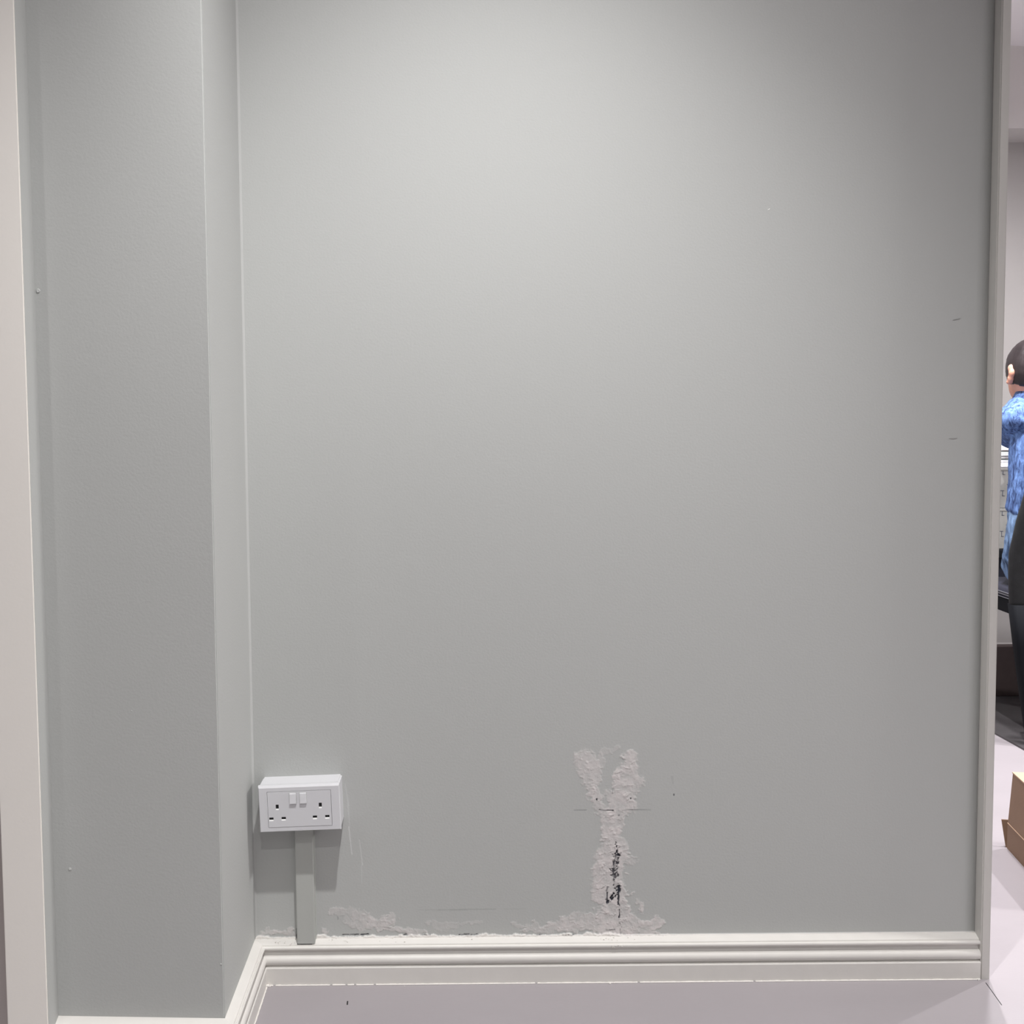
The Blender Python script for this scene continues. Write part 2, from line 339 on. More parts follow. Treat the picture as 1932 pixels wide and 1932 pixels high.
wb = bpy.data.objects['wall_back']
M['scuff'] = material('grey_scuff', (0.34, 0.335, 0.33), 0.8); M['fleck'] = material('white_fleck', (0.85, 0.85, 0.83), 0.8)
for nm, p, q, r, mm in (('scuff_mark', (1790, 827.5), (1806, 827), 0.0008, 'scuff'), ('scuff_mark', (1797, 604), (1812, 601), 0.0003, 'scuff'), ('paint_fleck', (1448.5, 396.5), (1452.5, 393.5), 0.0009, 'fleck')):
    a, b = Vector(P(*p)), Vector(P(*q)); d = (b - a).normalized(); n_ = Vector((-d.y, d.x)); bm = bmesh.new(); ring = []
    for k in range(16):
        t = 2 * math.pi * k / 16; c = (a + b) / 2 + d * math.cos(t) * (b - a).length / 2 + n_ * math.sin(t) * r * (0.8 + 0.3 * math.sin(3 * t)); ring.append(c)
    f = [bm.verts.new((c.x, -0.0006, c.y)) for c in ring]; g = [bm.verts.new((c.x, 0.001, c.y)) for c in ring]
    bm.faces.new(f)
    for k in range(16): bm.faces.new((f[k], f[(k+1) % 16], g[(k+1) % 16], g[k]))
    obj(nm, bm, M[mm], wb)

# --- pilaster (boxed-out wall on the left) with slightly eased corner
bm = bmesh.new()
pts = [(XW, 0.004), (XW, -PD), (XL, -PL), (XL, 0.004)]
lo = [bm.verts.new((a, b, 0)) for a, b in pts]; hi = [bm.verts.new((a, b, CEIL)) for a, b in pts]
for i in range(4): bm.faces.new((lo[i], lo[(i+1) % 4], hi[(i+1) % 4], hi[i]))
bm.faces.new(lo); bm.faces.new(hi)
bmesh.ops.bevel(bm, geom=[e for e in bm.edges if abs((e.verts[0].co - e.verts[1].co).z) > 1 and e.verts[0].co.x > -0.5 and e.verts[0].co.y < -0.1], offset=0.0018, segments=3, affect='EDGES')
pil = struct(obj('wall_left', bm, M['wall']))
# painted filler bead in the inner corner
bm = bmesh.new(); tri = [(XW - 0.001, -0.0045), (XW + 0.0012, -0.0018), (XW + 0.0045, 0.0006), (XW - 0.001, 0.002)]
lo = [bm.verts.new((p, q, 0.078)) for p, q in tri]; hi = [bm.verts.new((p, q, CEIL)) for p, q in tri]
bm.faces.new(lo); bm.faces.new(hi)
for i in range(4): bm.faces.new((lo[i], lo[(i+1)%4], hi[(i+1)%4], hi[i]))
struct(obj('trim_5', bm, M['wall']))
# small raised dents and specks in the paint of the pilaster
bm = bmesh.new()
def nub(cx, cz, r, h, ring=False):
    yy = -PD + (XW - cx) * (PD - PL) / (XW - XL)
    rr = [(0, h * (0.1 if ring else 1)), (0.55*r, h), (0.8*r, h*.8), (r, -0.0002)]
    rows = []
    for d, hh in rr:
        rows.append([bm.verts.new((cx + d*math.cos(t), yy - hh, cz + d*math.sin(t))) for t in [k*math.pi/6 for k in range(12)]])
    for a, b in zip(rows, rows[1:]):
        for i in range(12): bm.faces.new((a[i], a[(i+1)%12], b[(i+1)%12], b[i]))
    bm.faces.new(rows[0])
nub(-0.628, 1.236, 0.0036, 0.0012, True); nub(-0.500, 0.578, 0.0012, 0.0004); nub(-0.367, 0.168, 0.0016, 0.0008); nub(-0.607, 0.321, 0.0028, 0.0008)
obj('paint_blister', bm, M['wall'], pil, True)

# door casing on the far left and door leaf beside it
bm = bmesh.new(); box(bm, -0.698, -0.634, -0.302, -0.24, 0, CEIL)
bmesh.ops.bevel(bm, geom=[e for e in bm.edges if abs((e.verts[0].co - e.verts[1].co).z) > 1], offset=0.0012, segments=2, affect='EDGES')
struct(obj('trim_1', bm, M['casing']))
struct(bbox('wall_door_side', (-2.0, -0.699, -0.20, -0.10, 0, CEIL), M['wall']))
struct(bbox('door_1', (-1.6, -0.699, -0.275, -0.235, 0.01, 2.1), M['door'], bev=0.002))
# grey return of the casing against the pilaster
struct(bbox('trim_2', (-0.6341, -0.6335, -0.3005, -0.245, 0.0, CEIL), M['wall']))

# edge trim closing the right end of the wall
bm = bmesh.new(); box(bm, XR + 0.0012, XF, -0.0235, 0.11, 0, CEIL)
bmesh.ops.bevel(bm, geom=[e for e in bm.edges if abs((e.verts[0].co - e.verts[1].co).z) > 1 and e.verts[0].co.y < 0], offset=0.0022, segments=2, affect='EDGES')
struct(obj('trim_3', bm, M['post']))
# dark joint between wall and edge trim
struct(bbox('trim_4', (XR, XR + 0.0012, 0.0004, 0.10, 0, CEIL), M['joint']))

# baseboards: one moulded profile, mitred round the corners
def arc(cx, cz, r, a0, a1, n=8, sx=1.0):
    return [(cx + sx * r * math.cos(math.radians(a0 + (a1-a0)*i/n)), cz + r * math.sin(math.radians(a0 + (a1-a0)*i/n))) for i in range(n+1)]
prof = [(0, 0), (0.0235, 0), (0.0240, 0.0315), (0.0232, 0.0330), (0.0185, 0.0335), (0.0175, 0.0345)]
prof += arc(0.0150, 0.0440, 0.0092, -78, 78, 10, 0.95)
prof += [(0.0152, 0.0535), (0.0135, 0.0560), (0.0132, 0.0600), (0.0145, 0.0635)]
prof += arc(0.0168, 0.0670, 0.0040, -60, 62, 8, 1.0)
prof += [(0.0172, 0.0698), (0.0168, 0.0696), (0.0158, 0.0700), (0.0154, 0.0718), (0.0148, 0.0728), (0.006, 0.0765), (0, 0.0788)]
n_back = (0, -1)
def mitre(n1, n2):
    v = Vector(n1) + Vector(n2); k = v.dot(Vector(n1)); return (v.x / k, v.y / k)
n_ret = (1, 0); pv = Vector((XL - XW, -(PL - PD))).normalized(); n_pil = (pv.y, -pv.x) if -pv.x < 0 else (-pv.y, pv.x)
n_pil = tuple(v for v in n_pil)
if n_pil[1] > 0: n_pil = (-n_pil[0], -n_pil[1])
b1 = sweep('baseboard_back', prof, [((XW, 0), mitre(n_back, n_ret)), ((XR + 0.001, 0), (0, -1))], M['trim'])
b2 = sweep('baseboard_left', prof, [((XW, 0), mitre(n_back, n_ret)), ((XW, -PD), mitre(n_ret, n_pil))], M['trim'])
b3 = sweep('baseboard_pilaster', prof, [((XW, -PD), mitre(n_ret, n_pil)), ((XL + 0.0045, -PL), n_pil)], M['trim'])
for b in (b1, b2, b3): struct(b)
# caulk bead where the baseboards meet the floor, broken in places
def bead(path, r, parent, seed):
    rnd = random.Random(seed); bm = bmesh.new()
    p0, p1 = Vector(path[0]), Vector(path[1]); L = (p1-p0).length; d = (p1-p0)/L; sd = Vector((-d.y, d.x, 0))
    t = 0; n = int(L / 0.004)
    ring = None
    for i in range(n+1):
        rr = r * (0.75 + 0.5 * rnd.random()) * (1.5 if rnd.random() < 0.015 else 1)
        c = p0 + d * (L * i / n)
        cur = [bm.verts.new(c + sd * rr * math.cos(a) + Vector((0,0,1)) * max(0, rr * 0.9 * math.sin(a))) for a in [k*math.pi/4 for k in range(8)]]
        if ring and not (rnd.random() < 0.03):
            for k in range(8): bm.faces.new((ring[k], ring[(k+1)%8], cur[(k+1)%8], cur[k]))
        ring = cur
    return obj('caulk_bead', bm, M['caulk'], parent, True)
bead(((XW + 0.024, -0.0245, 0), (XR, -0.0245, 0)), 0.0019, b1, 1)
bead(((XW + 0.0245, -0.0245, 0), (XW + 0.0245, -PD - 0.02, 0)), 0.0016, b2, 2)
# crumbs of plaster left on and in front of the baseboard
def crumbs(name, spots, m, parent, seed=4):
    rnd = random.Random(seed); bm = bmesh.new()
    for (x, y, z, r) in spots:
        r0 = bmesh.ops.create_icosphere(bm, subdivisions=1, radius=r)
        for v in r0['verts']:
            v.co *= 0.7 + 0.6 * rnd.random(); v.co.z *= 0.6; v.co += Vector((x, y, z))
    return obj(name, bm, m, parent)
rnd = random.Random(9); sp = []
for i in range(46):
    cx = rnd.choice([-0.34, -0.30, 0.30, 0.31, 0.29, 0.05, -0.1, -0.2]) + rnd.gauss(0, 0.02)
    d = rnd.uniform(0.0, 0.015); sp.append((cx, -d, 0.0788 - d * 0.35 + 0.0003, rnd.uniform(0.0006, 0.0016)))
for i in range(10): sp.append((0.305 + rnd.gauss(0, .008), -0.0215, 0.067 + rnd.uniform(-.002, .004), 0.0009))
crumbs('plaster_crumb', sp, M['caulk'], b1)
crumbs('floor_crumb', [(0.292, -0.028, 0.001, .0022), (0.30, -0.0265, 0.001, .0018), (-0.085, -0.031, 0.0006, .0011), (-0.337, -0.027, 0.002, .0042), (-0.331, -0.0265, 0.0012, .003), (XR-.004, -0.0265, 0.001, .0025)], M['caulk'], b1, 6)
# a dark saw cut in the floor running out from the wall end, and a dark speck
def floor_cut(name, a, b, wd, parent):
    a = Vector(a); b = Vector(b); d = (b-a).normalized(); s = Vector((-d.y, d.x)) * wd / 2; bm = bmesh.new()
    q = [(a-s), (b-s), (b+s), (a+s)]
    lo = [bm.verts.new((v.x, v.y, -0.001)) for v in q]; hi = [bm.verts.new((v.x, v.y, 0.0004)) for v in q]
    bm.faces.new(hi); bm.faces.new(lo)
    for i in range(4): bm.faces.new((lo[i], lo[(i+1)%4], hi[(i+1)%4], hi[i]))
    return obj(name, bm, M['dark_hole'], parent)
fl = bpy.data.objects['floor']
floor_cut('floor_crack', (0.978, -0.036), (0.967, -0.112), 0.0012, fl)
floor_cut('floor_speck', (-0.185, -0.080), (-0.1845, -0.092), 0.0022, fl)

# ------------------------------------------------------------------ double socket on its back box
sock = thing('double_socket', 'white double switched power socket on a deep surface box low on the grey wall', 'socket', (-0.1965, 0, 0.3885))
sock.rotation_euler = (0, math.radians(-1.75), 0)
# local frame: u to the right from 0 (left) .. W ; v downwards ; built with origin at top right corner
W, Hh, D1 = 0.1462, 0.0845, 0.055
def sx(u): return u - W
bm = bmesh.new(); box(bm, sx(0.0008), sx(W - 0.0008), -(D1 - 0.0085), 0.0, -Hh + 0.0008, -0.0008)
bmesh.ops.bevel(bm, geom=[e for e in bm.edges if not (abs(e.verts[0].co.y) < 1e-6 and abs(e.verts[1].co.y) < 1e-6)], offset=0.0025, segments=3, affect='EDGES')
obj('back_box', bm, M['white_plastic'], sock)
# bezel: frame around the inset plate
pu0, pu1, pv0, pv1 = 0.0165, 0.1300, 0.0112, 0.0755
bm = bmesh.new()
def ring_rect(u0, u1, v0, v1, y): return [bm.verts.new((sx(a), y, -b)) for a, b in ((u0,v0),(u1,v0),(u1,v1),(u0,v1))]
A = ring_rect(0.0004, W-0.0004, 0.0004, Hh-0.0004, -(D1-0.009)); B = ring_rect(0, W, 0, Hh, -D1 + 0.0030); C = [bm.verts.new((sx(a), -D1, -b)) for a, b in ((0.0014,0.0040),(W-0.0014,0.0040),(W-0.0014,Hh-0.0014),(0.0014,Hh-0.0014))]
Dd = ring_rect(pu0-0.0006, pu1+0.0006, pv0-0.0006, pv1+0.0006, -D1); Ee = ring_rect(pu0-0.0006, pu1+0.0006, pv0-0.0006, pv1+0.0006, -D1+0.006)
for a, b in ((A,B),(B,C),(C,Dd),(Dd,Ee)):
    for i in range(4): bm.faces.new((a[i], a[(i+1)%4], b[(i+1)%4], b[i]))
bm.faces.new(A); bm.faces.new(Ee)
obj('bezel', bm, M['white_plastic'], sock)
# plate with true rectangular holes (grid with cells left out)
holes = [(0.0333, 0.0392, 0.0054, 0.0098), (0.1106, 0.0387, 0.0054, 0.0098),
         (0.0218, 0.0607, 0.0078, 0.0066), (0.0440, 0.0605, 0.0078, 0.0066), (0.1000, 0.0601, 0.0078, 0.0066), (0.1222, 0.0600, 0.0078, 0.0066)]
rocks = [(0.0622, 0.0233, 0.0122, 0.0190), (0.0805, 0.0233, 0.0122, 0.0190)]
def plate():
    us = {pu0, pu1}; vs = {pv0, pv1}
    for cx, cy, a, b in holes: us |= {cx-a/2, cx+a/2}; vs |= {cy-b/2, cy+b/2}
    us = sorted(us); vs = sorted(vs); bm = bmesh.new(); G = {}
    def v(i, j):
        if (i, j) not in G: G[(i, j)] = bm.verts.new((sx(us[i]), -D1 - 0.0005, -vs[j]))
        return G[(i, j)]
    faces = []
    for i in range(len(us)-1):
        for j in range(len(vs)-1):
            mu, mv = (us[i]+us[i+1])/2, (vs[j]+vs[j+1])/2
            if any(abs(mu-cx) < a/2 and abs(mv-cy) < b/2 for cx, cy, a, b in holes): continue
            faces.append(bm.faces.new((v(i,j), v(i+1,j), v(i+1,j+1), v(i,j+1))))
    r = bmesh.ops.extrude_face_region(bm, geom=faces)
    for e in r['geom']:
        if isinstance(e, bmesh.types.BMVert): e.co.y += 0.005
    return obj('socket_plate', bm, M['white_plastic'], sock)
pl = plate()
for cx, cy, a, b in holes:
    bm = bmesh.new(); box(bm, sx(cx-a/2-0.0002), sx(cx+a/2+0.0002), -D1+0.0010, -D1+0.0016, -(cy+b/2+0.0002), -(cy-b/2-0.0002))
    obj('pin_hole', bm, M['dark_hole'], pl)
    bm = bmesh.new(); y0, y1 = -D1 - 0.0003, -D1 + 0.0008
    q = [(sx(cx-a/2), y0, -(cy+b/2)), (sx(cx+a/2), y0, -(cy+b/2)), (sx(cx+a/2), y1, -(cy+b/2-0.0022)), (sx(cx-a/2), y1, -(cy+b/2-0.0022)), (sx(cx-a/2), y1, -(cy+b/2)), (sx(cx+a/2), y1, -(cy+b/2))]
    q = [bm.verts.new(p) for p in q]; bm.faces.new(q[:4]); bm.faces.new((q[2], q[3], q[4], q[5])); bm.faces.new((q[0], q[1], q[5], q[4])); bm.faces.new((q[0], q[3], q[4])); bm.faces.new((q[1], q[2], q[5]))
    obj('pin_shutter', bm, M['shutter'], pl)
for cx, cy, a, b in rocks:
    # surround line and rocker tilted to its lower edge
    bm = bmesh.new(); box(bm, sx(cx-a/2-0.0005), sx(cx+a/2+0.0005), -D1-0.0007, -D1-0.0001, -(cy+b/2+0.0004), -(cy-b/2-0.0004))
    obj('switch_surround', bm, M['conduit'], pl)
    bm = bmesh.new()
    u0, u1, v0, v1 = sx(cx-a/2), sx(cx+a/2), -(cy-b/2), -(cy+b/2)
    q = [(u0,-D1-.0005,v0),(u1,-D1-.0005,v0),(u1,-D1-.0005,v1),(u0,-D1-.0005,v1),
         (u0+.0003,-D1-.0012,v0-.0002),(u1-.0003,-D1-.0012,v0-.0002),(u1-.0003,-D1-.0022,v0-.0022),(u0+.0003,-D1-.0022,v0-.0022),
         (u0+.0003,-D1-.0042,v1+.0002),(u1-.0003,-D1-.0042,v1+.0002)]
    q = [bm.verts.new(p) for p in q]
    for f in ((0,1,5,4),(4,5,6,7),(7,6,9,8),(8,9,2,3),(0,4,7,8,3),(1,5,6,9,2),(0,1,2,3)): bm.faces.new([q[i] for i in f])
    obj('rocker_switch', bm, M['white_plastic'], pl)
bm = bmesh.new(); box(bm, sx(0.0680), sx(0.0775), -D1-0.0002, -D1+0.001, -0.0810, -0.0792)
obj('embossed_mark', bm, M['white_plastic'], sock)

# conduit running down to the baseboard
cd = thing('cable_conduit', 'grey painted rectangular cable trunking running down from the power socket to the baseboard', 'conduit', (-0.2665, 0, 0.0795))
bm = bmesh.new(); box(bm, -0.0166, 0.0166, -0.0160, 0.0, -0.0048, 0.222)
bmesh.ops.bevel(bm, geom=[e for e in bm.edges if abs((e.verts[0].co - e.verts[1].co).z) > .1 and e.verts[0].co.y < -.01], offset=0.0013, segments=3, affect='EDGES')
obj('trunking_cover', bm, M['conduit'], cd)
bm = bmesh.new(); box(bm, -0.0180, 0.0180, -0.0050, 0.0, 0.0005, 0.222)
obj('trunking_base', bm, M['conduit'], cd)
bm = bmesh.new(); box(bm, -0.0164, 0.0110, -0.0157, -0.001, -0.0062, -0.0047)
obj('open_end_gap', bm, M['dark_hole'], cd)
cd.rotation_euler = (0, math.radians(-0.25), 0)

# ------------------------------------------------------------------ far room furniture
def tag(o, label, cat, group=None):
    o['label'] = label; o['category'] = cat
    if group: o['group'] = group
    return o
# dark mat
bm = bmesh.new(); q = [(1.815, 0.9), (3.4, 0.85), (3.4, 2.80), (1.845, 2.80)]
lo = [bm.verts.new((a, b, 0.0)) for a, b in q]; hi = [bm.verts.new((a, b, 0.006)) for a, b in q]
bm.faces.new(lo); bm.faces.new(hi)
for i in range(4): bm.faces.new((lo[i], lo[(i+1)%4], hi[(i+1)%4], hi[i]))
tag(obj('floor_mat', bm, M['mat']), 'dark grey floor mat lying under the black chair in the back room', 'mat')
# low dark upright board behind the chair
tag(bbox('dark_board', (1.88, 2.30, 2.045, 2.09, 0.006, 0.198), M['dark_board'], bev=0.003), 'low charcoal board standing on the dark mat behind the chair', 'dark_board')

# cardboard carton on the right
cb = thing('cardboard_box', 'closed brown cardboard box on the pale floor just past the wall end', 'box', (1.350, 0.591, 0), math.radians(-10.4))
Lb, Wb = 0.36, 0.42     # runs towards the camera (local -y) and to the right (+x)
hb = 0.185; h0 = 0.062
bm = bmesh.new()
def ringz(x0, x1, y0, y1, z): return [bm.verts.new(p) for p in ((x0,y0,z),(x1,y0,z),(x1,y1,z),(x0,y1,z))]
R = [ringz(0.0, Wb, -Lb, 0, 0.0), ringz(0.0005, Wb, -Lb, 0.0, h0), ringz(0.0010, Wb, -Lb, 0.0, h0 + 0.001), ringz(0.009, Wb+.004, -Lb-.002, -0.002, hb)]
for a, b in zip(R, R[1:]):
    for i in range(4): bm.faces.new((a[i], a[(i+1)%4], b[(i+1)%4], b[i]))
bm.faces.new(R[0]); bm.faces.new(R[-1])
obj('carton_body', bm, M['cardboard'], cb)
bm = bmesh.new(); box(bm, -0.0004, 0.0020, -Lb, 0.0, h0 - 0.0006, h0 + 0.0010)
obj('crease_edge', bm, M['cardedge_lit_lid'], cb)
bm = bmesh.new(); box(bm, 0.008, Wb, -Lb, 0.0, hb, hb + 0.003)
obj('lid_panel', bm, M['cardedge_lit_lid'], cb)
bm = bmesh.new(); q = [(-0.001, 0.003, 0.0), (0.30, 0.003, 0.0), (0.30, 0.022, 0.062), (-0.006, 0.022, 0.062)]
a = [bm.verts.new(p) for p in q]; b = [bm.verts.new((p[0], p[1] + 0.003, p[2])) for p in q]
bm.faces.new(a); bm.faces.new(b)
for i in range(4): bm.faces.new((a[i], a[(i+1)%4], b[(i+1)%4], b[i]))
obj('loose_flap', bm, M['cardboard'], cb)

# black table with two printed cartons and a paper pile
tb = thing('black_table', 'black low table carrying the stack of printed grey cartons, beyond the seated person', 'table', (2.40, 2.42, 0))
bbox('tabletop', (-0.55, 0.55, -0.26, 0.15, 0.520, 0.5525), M['blackwood'], tb, 0.003)
bbox('modesty_panel', (-0.50, 0.50, -0.20, -0.18, 0.345, 0.520), M['navy'], tb)
bbox('side_rail', (-0.50, 0.50, 0.10, 0.12, 0.42, 0.520), M['blackwood'], tb)
for x_ in (-0.51, 0.47):
    for y_ in (-0.20, 0.10): bbox('leg', (x_, x_ + 0.04, y_, y_ + 0.04, 0.0, 0.520), M['blackwood'], tb)
def printed_carton(z0, z1, label):
    t = thing('printed_carton', label, 'carton', (2.139, 2.195, z0), 0, 'printed cartons stacked on the black table')
    h = z1 - z0
    bbox('carton_body', (0, 0.40, 0, 0.22, 0, h), M['carton'], t, 0.0025)
    bbox('lid_band', (-0.001, 0.401, -0.0015, 0.221, h - 0.011, h - 0.002), M['carton'], t, 0.001)
    for zz in (0.131, 0.048):
        bm = bmesh.new(); f = -0.0006      # bracket mark
        box(bm, 0.029, 0.0315, f, 0.001, zz, zz + 0.022); box(bm, 0.029, 0.039, f, 0.001, zz, zz + 0.002); box(bm, 0.022, 0.036, f, 0.001, zz + 0.0205, zz + 0.0225)
        obj('bracket_print', bm, M['print'], t)
        bm = bmesh.new()                  # sprig-like printed logo
        z1_ = max(0.014, zz - 0.042)
        for (a, b, c, d, wd) in ((.058,.020,.058,-.004,.0022), (.066,.018,.066,-.004,.0028), (.074,.020,.071,-.002,.002), (.058,.02,.068,.030,.0018), (.050,.012,.056,.002,.002), (.082,.018,.076,.004,.002), (.062,-.008,.066,-.012,.0022), (.046,.006,.052,.000,.0018), (.088,.014,.088,-.004,.0022), (.058,.002,.066,.004,.0015)):
            p = Vector((a, 0, z1_ + b)); q_ = Vector((c, 0, z1_ + d)); dd = (q_ - p).normalized(); s_ = Vector((dd.z, 0, -dd.x)) * wd / 2
            vs = [bm.verts.new((v.x, yv, v.z)) for yv in (-0.0006, 0.001) for v in (p - s_, q_ - s_, q_ + s_, p + s_)]
            for fi in ((0,1,2,3),(4,5,6,7),(0,1,5,4),(1,2,6,5),(2,3,7,6),(3,0,4,7)): bm.faces.new([vs[k] for k in fi])
        obj('sprig_print', bm, M['print'], t)
    return t
printed_carton(0.5530, 0.7115, 'grey-white printed carton directly on the black table, lower of the two')
printed_carton(0.7120, 0.8700, 'grey-white printed carton under the pile of papers, upper of the two')
# piles of papers on the cartons: each a separate bundle
rnd = random.Random(12)
def bundle(name, x, y, z, w_, d_, h, rot, label, mt='paper'):
    t = thing(name, label, 'paper', (x, y, z), rot, 'paper bundles on the printed cartons')
    n = max(3, int(h / 0.0035)); bm = bmesh.new()
    for i in range(n):
        ox, oy = rnd.uniform(-.004, .004), rnd.uniform(-.004, .004)
        box(bm, ox, w_ + ox, oy, d_ + oy, h*i/n, h*(i+1)/n - 0.0002)
    obj('sheets', bm, M[mt], t)
    bbox('cover_sheet', (0.0, w_, 0.0, d_, h, h + 0.001), M['paper_print'], t)
bundle('paper_bundle', 2.125, 2.200, 0.8706, 0.30, 0.17, 0.030, 0.01, 'thick white paper bundle at the bottom of the pile on the cartons')
bundle('paper_bundle', 2.130, 2.215, 0.9062, 0.30, 0.155, 0.024, -0.01, 'white paper bundle in the middle of the pile, above the lower dark gap sheet')
bundle('paper_bundle', 2.125, 2.230, 0.9350, 0.30, 0.14, 0.020, 0.01, 'topmost white paper bundle on the carton stack, under the hand')
tag(bbox('gap_sheet', (2.168, 2.42, 2.204, 2.36, 0.9020, 0.9056), M['blackwood'], None, mtx=None), 'thin black sheet for the shaded gap between the bottom and middle paper bundles', 'gap_sheet')  # black sheet put in as the shaded gap between paper bundles
tag(bbox('upper_gap_sheet', (2.128, 2.41, 2.219, 2.36, 0.9316, 0.9344), M['blackwood'], None), 'thin black sheet for the shaded gap between the middle and top paper bundles', 'upper_gap_sheet')  # second black sheet drawing the dark, shaded gap higher in the pile

# black chair
ch = thing('upholstered_chair', 'black upholstered chair with navy seat cushion that the person sits on', 'chair', (2.025, 1.62, 0.0065), math.radians(-6))
def loft(bm, rings, cap=True):
    rows = [[bm.verts.new(p) for p in r] for r in rings]; n = len(rows[0])
    for a, b in zip(rows, rows[1:]):
        for i in range(n): bm.faces.new((a[i], a[(i+1)%n], b[(i+1)%n], b[i]))
    if cap: bm.faces.new(rows[0][::-1]); bm.faces.new(rows[-1])
def ell(c, rx, ry, ax=(1,0,0), ay=(0,1,0), n=20, power=2.0):
    c = Vector(c); ax = Vector(ax); ay = Vector(ay); out = []
    for k in range(n):
        t = 2*math.pi*k/n; cc, ss = math.cos(t), math.sin(t)
        out.append(c + ax * rx * math.copysign(abs(cc)**(2/power), cc) + ay * ry * math.copysign(abs(ss)**(2/power), ss))
    return out
# back: wide at seat height, narrowing upwards, slightly raked
bm = bmesh.new()
rings = []
for z_, hw, yy in ((0.41, 0.198, -0.195), (0.46, 0.204, -0.200), (0.545, 0.210, -0.205), (0.615, 0.213, -0.212), (0.72, 0.198, -0.225), (0.83, 0.176, -0.240), (0.90, 0.160, -0.25), (0.93, 0.135, -0.253), (0.94, 0.09, -0.254)):
    rings.append(ell((0, yy, z_), hw, 0.024, power=4.5, n=28))
loft(bm, rings); obj('backrest', bm, M['black'], ch, True)
bm = bmesh.new()
loft(bm, [ell((0, 0.02, z_), a, b, power=6, n=32) for z_, a, b in ((0.400, .118*1.2, .19), (0.402, .160, .215), (0.446, .162, .218), (0.450, .158, .214))])
obj('seat_frame', bm, M['blackwood'], ch, False)
bm = bmesh.new()
loft(bm, [ell((0, 0.02, z_), a, b, power=6, n=32) for z_, a, b in ((0.4505, .157, .213), (0.458, .160, .216), (0.476, .158, .214), (0.484, .148, .200), (0.486, .12, .17))])
obj('seat_cushion', bm, M['navy'], ch, True)
for zz in (0.4500, 0.4600, 0.4665):
    bm = bmesh.new(); loft(bm, [ell((0, 0.02, zz), .1635, .2195, power=6, n=32), ell((0, 0.02, zz + 0.0022), .1635, .2195, power=6, n=32)])
    obj('piping', bm, M['steel'], ch)
for sgn in (-1, 1):
    bm = bmesh.new()
    loft(bm, [ell((sgn * a, y_, z_), r, r*1.05, power=4, n=16) for a, y_, z_, r in ((0.128, -0.215, 0.0, 0.018), (0.148, -0.21, 0.17, 0.022), (0.163, -0.203, 0.32, 0.025), (0.176, -0.198, 0.45, 0.027))])
    obj('leg', bm, M['blackwood'], ch, True)
    bm = bmesh.new()
    loft(bm, [ell((sgn * a, y_, z_), r, r, power=4, n=16) for a, y_, z_, r in ((0.125, 0.195, 0.0, 0.014), (0.13, 0.19, 0.2, 0.018), (0.135, 0.185, 0.405, 0.022))])
    obj('leg', bm, M['blackwood'], ch, True)

# ------------------------------------------------------------------ seated person, seen from behind, leaning to the left
person = thing('person', 'person with short black hair, blue denim shirt and jeans, seated facing away', 'person', (2.02, 1.62, 0.0))
def W2(p): return Vector((p[0] - 2.02, p[1] - 1.62, p[2]))
def tube(bm, pts, n=18, power=2.0, flat=None):
    """closed tapering limb through points (x,y,z,r[,ry])"""
    P_ = [W2(p[:3]) for p in pts]; rings = []
    ref = Vector((0, 0, 1))
    for i, p in enumerate(P_):
        t = (P_[min(i+1, len(P_)-1)] - P_[max(i-1, 0)]).normalized()
        rf = Vector((1, 0, 0)) if abs(t.z) > 0.75 else Vector((0, 0, 1))
        ax = (rf - t * rf.dot(t)).normalized(); ay = t.cross(ax)
        r = pts[i][3]; r_ = pts[i][4] if len(pts[i]) > 4 else r
        rings.append(ell(p, r, r_, ax, ay, n, power))
    # rounded ends
    def endcap(p, ring, t, r):
        return [p + (v - p) * 0.6 + t * r * 0.55 for v in ring]
    t0 = (P_[0] - P_[1]).normalized(); t1 = (P_[-1] - P_[-2]).normalized()
    rings = [endcap(P_[0], rings[0], t0, pts[0][3])] + rings + [endcap(P_[-1], rings[-1], t1, pts[-1][3])]
    loft(bm, rings)
def blob(bm, c, rx, ry, rz, rot=None):
    r = bmesh.ops.create_icosphere(bm, subdivisions=3, radius=1.0)
    m = Matrix.Translation(W2(c)) @ (rot.to_matrix().to_4x4() if rot else Matrix.Identity(4)) @ Matrix.Diagonal((rx, ry, rz, 1))
    bmesh.ops.transform(bm, matrix=m, verts=r['verts'])
def remeshed(name, bm, m, parent, vox, smooth=2, disp=None):
    o = obj(name, bm, m, parent, True)
    r = o.modifiers.new('remesh', 'REMESH'); r.mode = 'VOXEL'; r.voxel_size = vox; r.use_smooth_shade = True
    s = o.modifiers.new('smooth', 'SMOOTH'); s.iterations = smooth; s.factor = 0.5
    if disp:
        tx = bpy.data.textures.new(name + '_folds', 'CLOUDS'); tx.noise_scale = disp[0]; tx.noise_depth = 3
        d = o.modifiers.new('folds', 'DISPLACE'); d.texture = tx; d.strength = disp[1]; d.mid_level = 0.5
    return o
